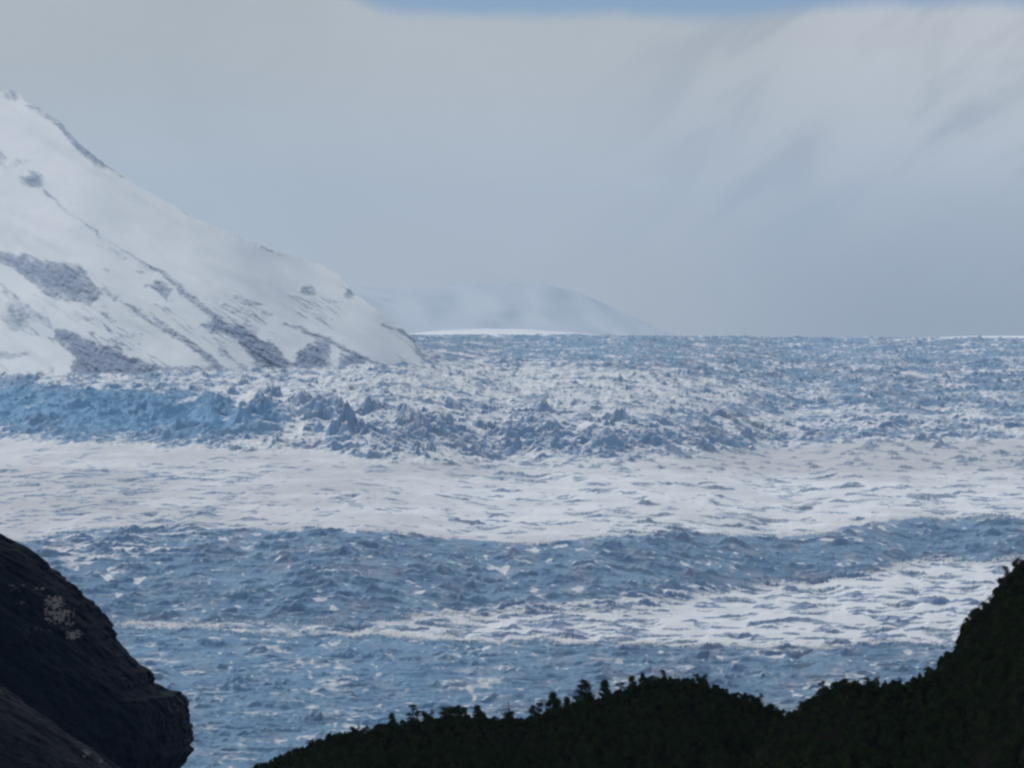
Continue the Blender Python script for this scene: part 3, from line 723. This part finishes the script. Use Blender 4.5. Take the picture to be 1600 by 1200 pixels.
TREES_M = [  # u, v of the top, height in photo pixels, kind, variant, width, label
    (555, 1131, 17, 'forked', 0, 1.0, 'small dark tree alone on the low left end of the ridge'),
    (593, 1126, 20, 'snag', 1, 1.0, 'low bristly tree at the left foot of the first pointed tree on the ridge'),
    (613, 1117, 26, 'cone', 0, .9, 'first pointed dark tree from the left end of the wooded ridge'),
    (645, 1102, 32, 'spindly', 1, 1.3, 'slim tree with a bare thin tip rising between a gap and a broad crown'),
    (668, 1108, 26, 'forked', 0, .95, 'broad dark tree just right of the slim bare tipped tree'),
    (703, 1106, 26, 'round', 2, 1.2, 'wide flat crowned tree in the middle of the low left ridge'),
    (720, 1108, 24, 'round', 1, .9, 'round tree pressed against the right of the wide flat crown'),
    (746, 1107, 24, 'cone', 1, 1.0, 'short pointed tree where the ridge starts to dip'),
    (796, 1099, 32, 'snag', 0, 1.0, 'tree with a thin crooked spike on top standing alone in the ridge dip'),
    (837, 1100, 30, 'forked', 1, 1.0, 'double topped tree just right of the ridge dip'),
    (864, 1090, 38, 'cone', 2, 1.05, 'tall narrow tree with a knobbly top right of the double topped tree'),
    (886, 1097, 24, 'cone', 1, .9, 'short bushy tree between two tall pointed trees'),
    (912, 1071, 42, 'cone', 3, 1.1, 'tallest and heaviest dark tree of the whole ridge'),
    (945, 1070, 34, 'cone', 1, .85, 'steep sided tree right of the tallest tree across a small gap'),
    (968, 1074, 24, 'spindly', 2, 1.3, 'thin ragged tree between the steep sided tree and the hilltop'),
    (988, 1061, 28, 'cone', 0, 1.0, 'left tree of the pair at the top of the steep step in the ridge'),
    (1004, 1060, 24, 'cone', 2, .9, 'right tree of the pair at the top of the steep step in the ridge'),
    (1022, 1059, 18, 'round', 1, 1.1, 'low flat bush tree on the hilltop before the lone spindly tree'),
    (1037, 1048, 24, 'spindly', 0, 1.0, 'lone spindly tree on the very top of the middle hill'),
    (1056, 1056, 16, 'snag', 1, 1.1, 'low bristly tree right of the lone spindly hilltop tree'),
    (1094, 1052, 22, 'forked', 2, 1.2, 'flat topped forked tree on the right shoulder of the middle hill'),
    (1180, 1081, 22, 'forked', 0, 1.4, 'square topped tree halfway down the right side of the middle hill'),
    (1204, 1099, 14, 'round', 0, 1.1, 'small bush tree just above the notch between the hills'),
]
TREES_R = [
    (1250, 1096, 20, 'spindly', 1, 1.2, 'sparse see-through tree beside the notch between the two hills'),
    (1266, 1088, 16, 'forked', 1, 1.1, 'small ragged tree at the left foot of the right hill'),
    (1283, 1063, 20, 'spindly', 2, .9, 'tiny bare looking tree on the lower left edge of the right hill'),
    (1319, 1051, 22, 'snag', 1, .9, 'bristly tree on the first shoulder of the right hill'),
    (1360, 1055, 20, 'forked', 2, 1.2, 'open branched tree with gaps in the middle of the right shoulder'),
    (1400, 1058, 17, 'forked', 0, 1.1, 'twin topped tree at the right end of the right shoulder'),
    (1572, 884, 26, 'spindly', 0, 1.1, 'thin bent tree high on the steep right slope against the ice'),
    (1592, 876, 26, 'round', 1, .7, 'thick dark tree at the top of the steep right slope'),
]
for (u, v, hp, kind, var, wd, lab) in TREES_M: place_tree(u, v, hp, kind, var, DM, gm, lab, wd)
for (u, v, hp, kind, var, wd, lab) in TREES_R: place_tree(u, v, hp, kind, var, DR, gr_, lab, wd)

# ---- the closed forest below the skyline
def forest(name, d0, ground, u0, u1, depth, n, seed, vis, leafn=160, leaf=.28):
    r = np.random.default_rng(seed); s = d0 / F
    x = (r.uniform(u0, u1, n) - 800) * s; t = r.uniform(0, 1, n) ** 1.5 * (depth + 8) - 6
    y = d0 - t
    z = ground(x, y)
    v = H0 - z / y * F
    keep = v < 1290; x, y, z, t = x[keep], y[keep], z[keep], t[keep]
    n = len(x)
    near = sstep(4, 26, t)                                   # low scrub on the skyline, trees below it
    Hh = (2.0 + 2.8 * near) * r.uniform(.55, 1.25, n); Rr = Hh * r.uniform(.32, .5, n) + .3
    base = np.repeat(np.stack([x, y, z], -1), leafn, 0)
    p = r.normal(size=(n * leafn, 3)); p /= np.linalg.norm(p, axis=1, keepdims=True); p *= r.uniform(.3, 1.3, (n * leafn, 1)) ** .7
    lob = r.normal(size=(n, 5, 3)) * .34                     # uneven crowns: five lobes each
    li = r.integers(0, 5, n * leafn); lo = lob[np.repeat(np.arange(n), leafn), li]
    q = lo + p * .55
    tpz = 1.25 - .85 * np.clip((q[:, 2] + .5) / 1.3, 0, 1); q[:, 0] *= np.repeat(Rr, leafn) * tpz; q[:, 1] *= np.repeat(Rr, leafn) * tpz; q[:, 2] = q[:, 2] * np.repeat(Hh * .46, leafn) + np.repeat(Hh * .55, leafn)
    v_, f_ = leaf_quads(base + q, leaf, r)
    me = mesh_np(name, v_, f_, smooth=False)
    return tag(link(name, me, M_LF), 'closed dark forest covering the hillside', 'forest', kind='stuff')
forest('forest', DM, gm, 330, 1320, 130, 5200, 500, None)
forest('forest', DR, gr_, 1120, 1720, 190, 3600, 510, None)
forest('forest', DR, gr_, 1715, 2290, 330, 7000, 520, None, leafn=60, leaf=.5)

# ------------------------------------------------------------------ valley floor: one sheet under everything
g = np.array([-30000, -12000, -6000, -3000, -1500, 0, 1500, 3000, 6000, 12000, 30000], float)
gy = np.array([-3000, 0, 1500, 3000, 5000, 9000, 20000, 38000], float)
gx_, gy_ = np.meshgrid(g, gy)
vz = -900 + 6 * gn(gx_ / 3000, gy_ / 3000, 200)
tag(link('valley_floor', mesh_np('valley_floor', np.stack([gx_, gy_, vz], -1).reshape(-1, 3), grid_faces(len(gy), len(g))), M_VA), kind='structure')

# ------------------------------------------------------------------ unseen cloud added over the foreground hills to shade them
cx_, cy_ = np.meshgrid(np.linspace(-9000, 9000, 90), np.linspace(-7000, 4700, 66))
edge_ = np.clip(np.minimum(np.minimum(cx_ + 9000, 9000 - cx_), np.minimum(cy_ + 7000, 4700 - cy_)) / 900, 0, 1) ** .5
lump = fbm(cx_ / 1300, cy_ / 1300, 220, 4)
bot = np.stack([cx_, cy_, 1450 + 260 * (1 - edge_) + 70 * lump], -1); top_ = np.stack([cx_, cy_, 1450 + 262 * (1 - edge_) + 2 + edge_ * (520 + 300 * lump)], -1)
n_ = 90 * 66; fb = grid_faces(66, 90)
m, ntc, b, g = material('opaque_cloud', 1.0, 0.0); b.inputs['Base Color'].default_value = (.80, .82, .85, 1)
tag(link('shade_cloud', mesh_np('shade_cloud', np.concatenate([bot.reshape(-1, 3), top_.reshape(-1, 3)]), np.concatenate([fb[:, ::-1], fb + n_])), m), kind='structure')

# ------------------------------------------------------------------ air
HAZE = 1.7e-5
vx = (-31000, 31000); vy = (-3200, 39000); vz_ = (-910, 1000)
hv = np.array([(x, y, z) for z in vz_ for y in vy for x in vx], float)
hf = np.array([(0, 2, 3, 1), (4, 5, 7, 6), (0, 1, 5, 4), (2, 6, 7, 3), (0, 4, 6, 2), (1, 3, 7, 5)])
hm = bpy.data.materials.new('haze_air'); hm.use_nodes = True
t = hm.node_tree; t.nodes.remove(t.nodes['Principled BSDF'])
pv = t.nodes.new('ShaderNodeVolumePrincipled'); pv.inputs['Density'].default_value = HAZE
pv.inputs['Color'].default_value = (.53, .735, .97, 1); pv.inputs['Anisotropy'].default_value = 0.0
t.links.new(pv.outputs[0], t.nodes['Material Output'].inputs['Volume'])
tag(link('haze', mesh_np('haze', hv, hf, smooth=False), hm), 'thin blue haze in the air over the glacier', 'haze', kind='stuff')

# ------------------------------------------------------------------ sky
w = bpy.data.worlds.new('World'); bpy.context.scene.world = w; w.use_nodes = True
nt = NT(w.node_tree); bg = w.node_tree.nodes['Background']
SKY = .10
bg.inputs['Strength'].default_value = SKY
sky = nt.new('ShaderNodeTexSky', sky_type='NISHITA'); sky.sun_disc = False
sky.sun_elevation = SUN_EL; sky.sun_rotation = SUN_AZ; sky.altitude = 800
tc = nt.new('ShaderNodeTexCoord'); gen = tc.outputs['Generated']
sp = nt.new('ShaderNodeSeparateXYZ'); nt.l.new(gen, sp.inputs[0])
yy = nt.math('MAXIMUM', nt.math('ABSOLUTE', sp.outputs['Y']), .03)
az = nt.math('DIVIDE', sp.outputs['X'], yy); el = nt.math('DIVIDE', sp.outputs['Z'], yy)      # tangent of bearing and of elevation
cv3 = nt.new('ShaderNodeCombineXYZ'); nt.l.new(az, cv3.inputs[0]); nt.l.new(el, cv3.inputs[1])
ae = cv3.outputs[0]
# cloud bank standing on the ice field: soft grey, brighter to the upper right, bluer low down
def cl(x, k=1.0 / SKY): return tuple(c * k for c in x)
nA = nt.noise(nt.mapping(ae, (20, 34, 1)), 1.0, 6.0, .56, .8)
nB = nt.noise(nt.mapping(nt.mapping(ae, (1, 1, 1), (0, 0, math.radians(-42))), (22, 84, 1)), 1.0, 5.0, .54, .7)
bank = nt.mix(nt.mapr(el, -.01, .045), cl((.43, .425, .41)), cl((.492, .512, .525)))
bank = nt.mix(nt.math('MULTIPLY', nt.mapr(az, -.005, -.06), nt.mapr(el, .0, .03)), bank, cl((.452, .482, .497)))
bank = nt.mix(nt.mapr(nA, .32, .68, 0, .55), bank, cl((.51, .535, .56)))
right = nt.math('MULTIPLY', nt.mapr(az, .015, .075), nt.mapr(el, .012, .048))
bank = nt.mix(nt.math('MULTIPLY', right, nt.mapr(nB, .40, .62, .1, 1.0)), bank, cl((.565, .585, .61)))
lowr = nt.math('MULTIPLY', nt.mapr(az, .01, .07), nt.mapr(el, .035, .0))
bank = nt.mix(nt.math('MULTIPLY', lowr, .95), bank, cl((.300, .308, .328)))
streak = nt.math('MULTIPLY', nt.mapr(nB, .52, .34), nt.math('MULTIPLY', nt.mapr(az, .0, .05), nt.mapr(el, .0, .025)))
bank = nt.mix(nt.math('MULTIPLY', streak, .8), bank, cl((.38, .405, .45)))
# top edge of the bank
edge_n = nt.math('MULTIPLY', nt.math('SUBTRACT', nt.noise(nt.mapping(ae, (40, 60, 1)), 1.0, 4.0, .55), .5), .0045)
slope = nt.math('ADD', .0542, nt.math('MULTIPLY', nt.mapr(az, .03, .09), .0022))
slope = nt.math('ADD', slope, nt.mapr(az, -.016, -.05, 0, .012))
over_ = nt.math('SUBTRACT', nt.math('ADD', el, edge_n), slope)
open_ = nt.mapr(over_, -.0014, .0026)
# broken cloud over the rest of the sky dome
nC = nt.noise(nt.mapping(gen, (1.6, 1.6, 3.2)), 1.0, 6.0, .58)
brk = nt.mapr(nC, .37, .50)
brk = nt.math('MULTIPLY', brk, nt.mapr(el, .07, .25))
blue = nt.mix(.8, sky.outputs[0], cl((.18, .31, .53)))
rest = nt.mix(brk, blue, cl((.74, .775, .825)))
nt.l.new(nt.mix(open_, bank, rest), bg.inputs['Color'])

# ------------------------------------------------------------------ sun
sl = bpy.data.lights.new('sun', 'SUN'); sl.energy = 1.2; sl.angle = math.radians(6); sl.color = (1.0, .95, .88)
so = bpy.data.objects.new('sun', sl); C.objects.link(so)
so.rotation_euler = (math.radians(90) - SUN_EL, 0, math.pi - SUN_AZ)
so.rotation_euler = (-(math.radians(90) - SUN_EL), 0, -SUN_AZ)

# ------------------------------------------------------------------ camera
cd = bpy.data.cameras.new('camera'); cd.sensor_width = 36; cd.lens = 36 * F / 1600
cd.shift_y = -(600 - H0) / 1600
cd.clip_start = 1; cd.clip_end = 90000
co = bpy.data.objects.new('camera', cd); C.objects.link(co)
co.location = (0, 0, 0); co.rotation_euler = (math.radians(90), 0, 0)
sc = bpy.context.scene; sc.camera = co
sc.view_settings.view_transform = 'Standard'; sc.view_settings.look = 'None'
sc.view_settings.exposure = 0.0; sc.view_settings.gamma = 1.0
sc.cycles.max_bounces = 6; sc.cycles.diffuse_bounces = 3; sc.cycles.volume_bounces = 1
sc.cycles.filter_width = 2.5
sc.cycles.use_denoising = True
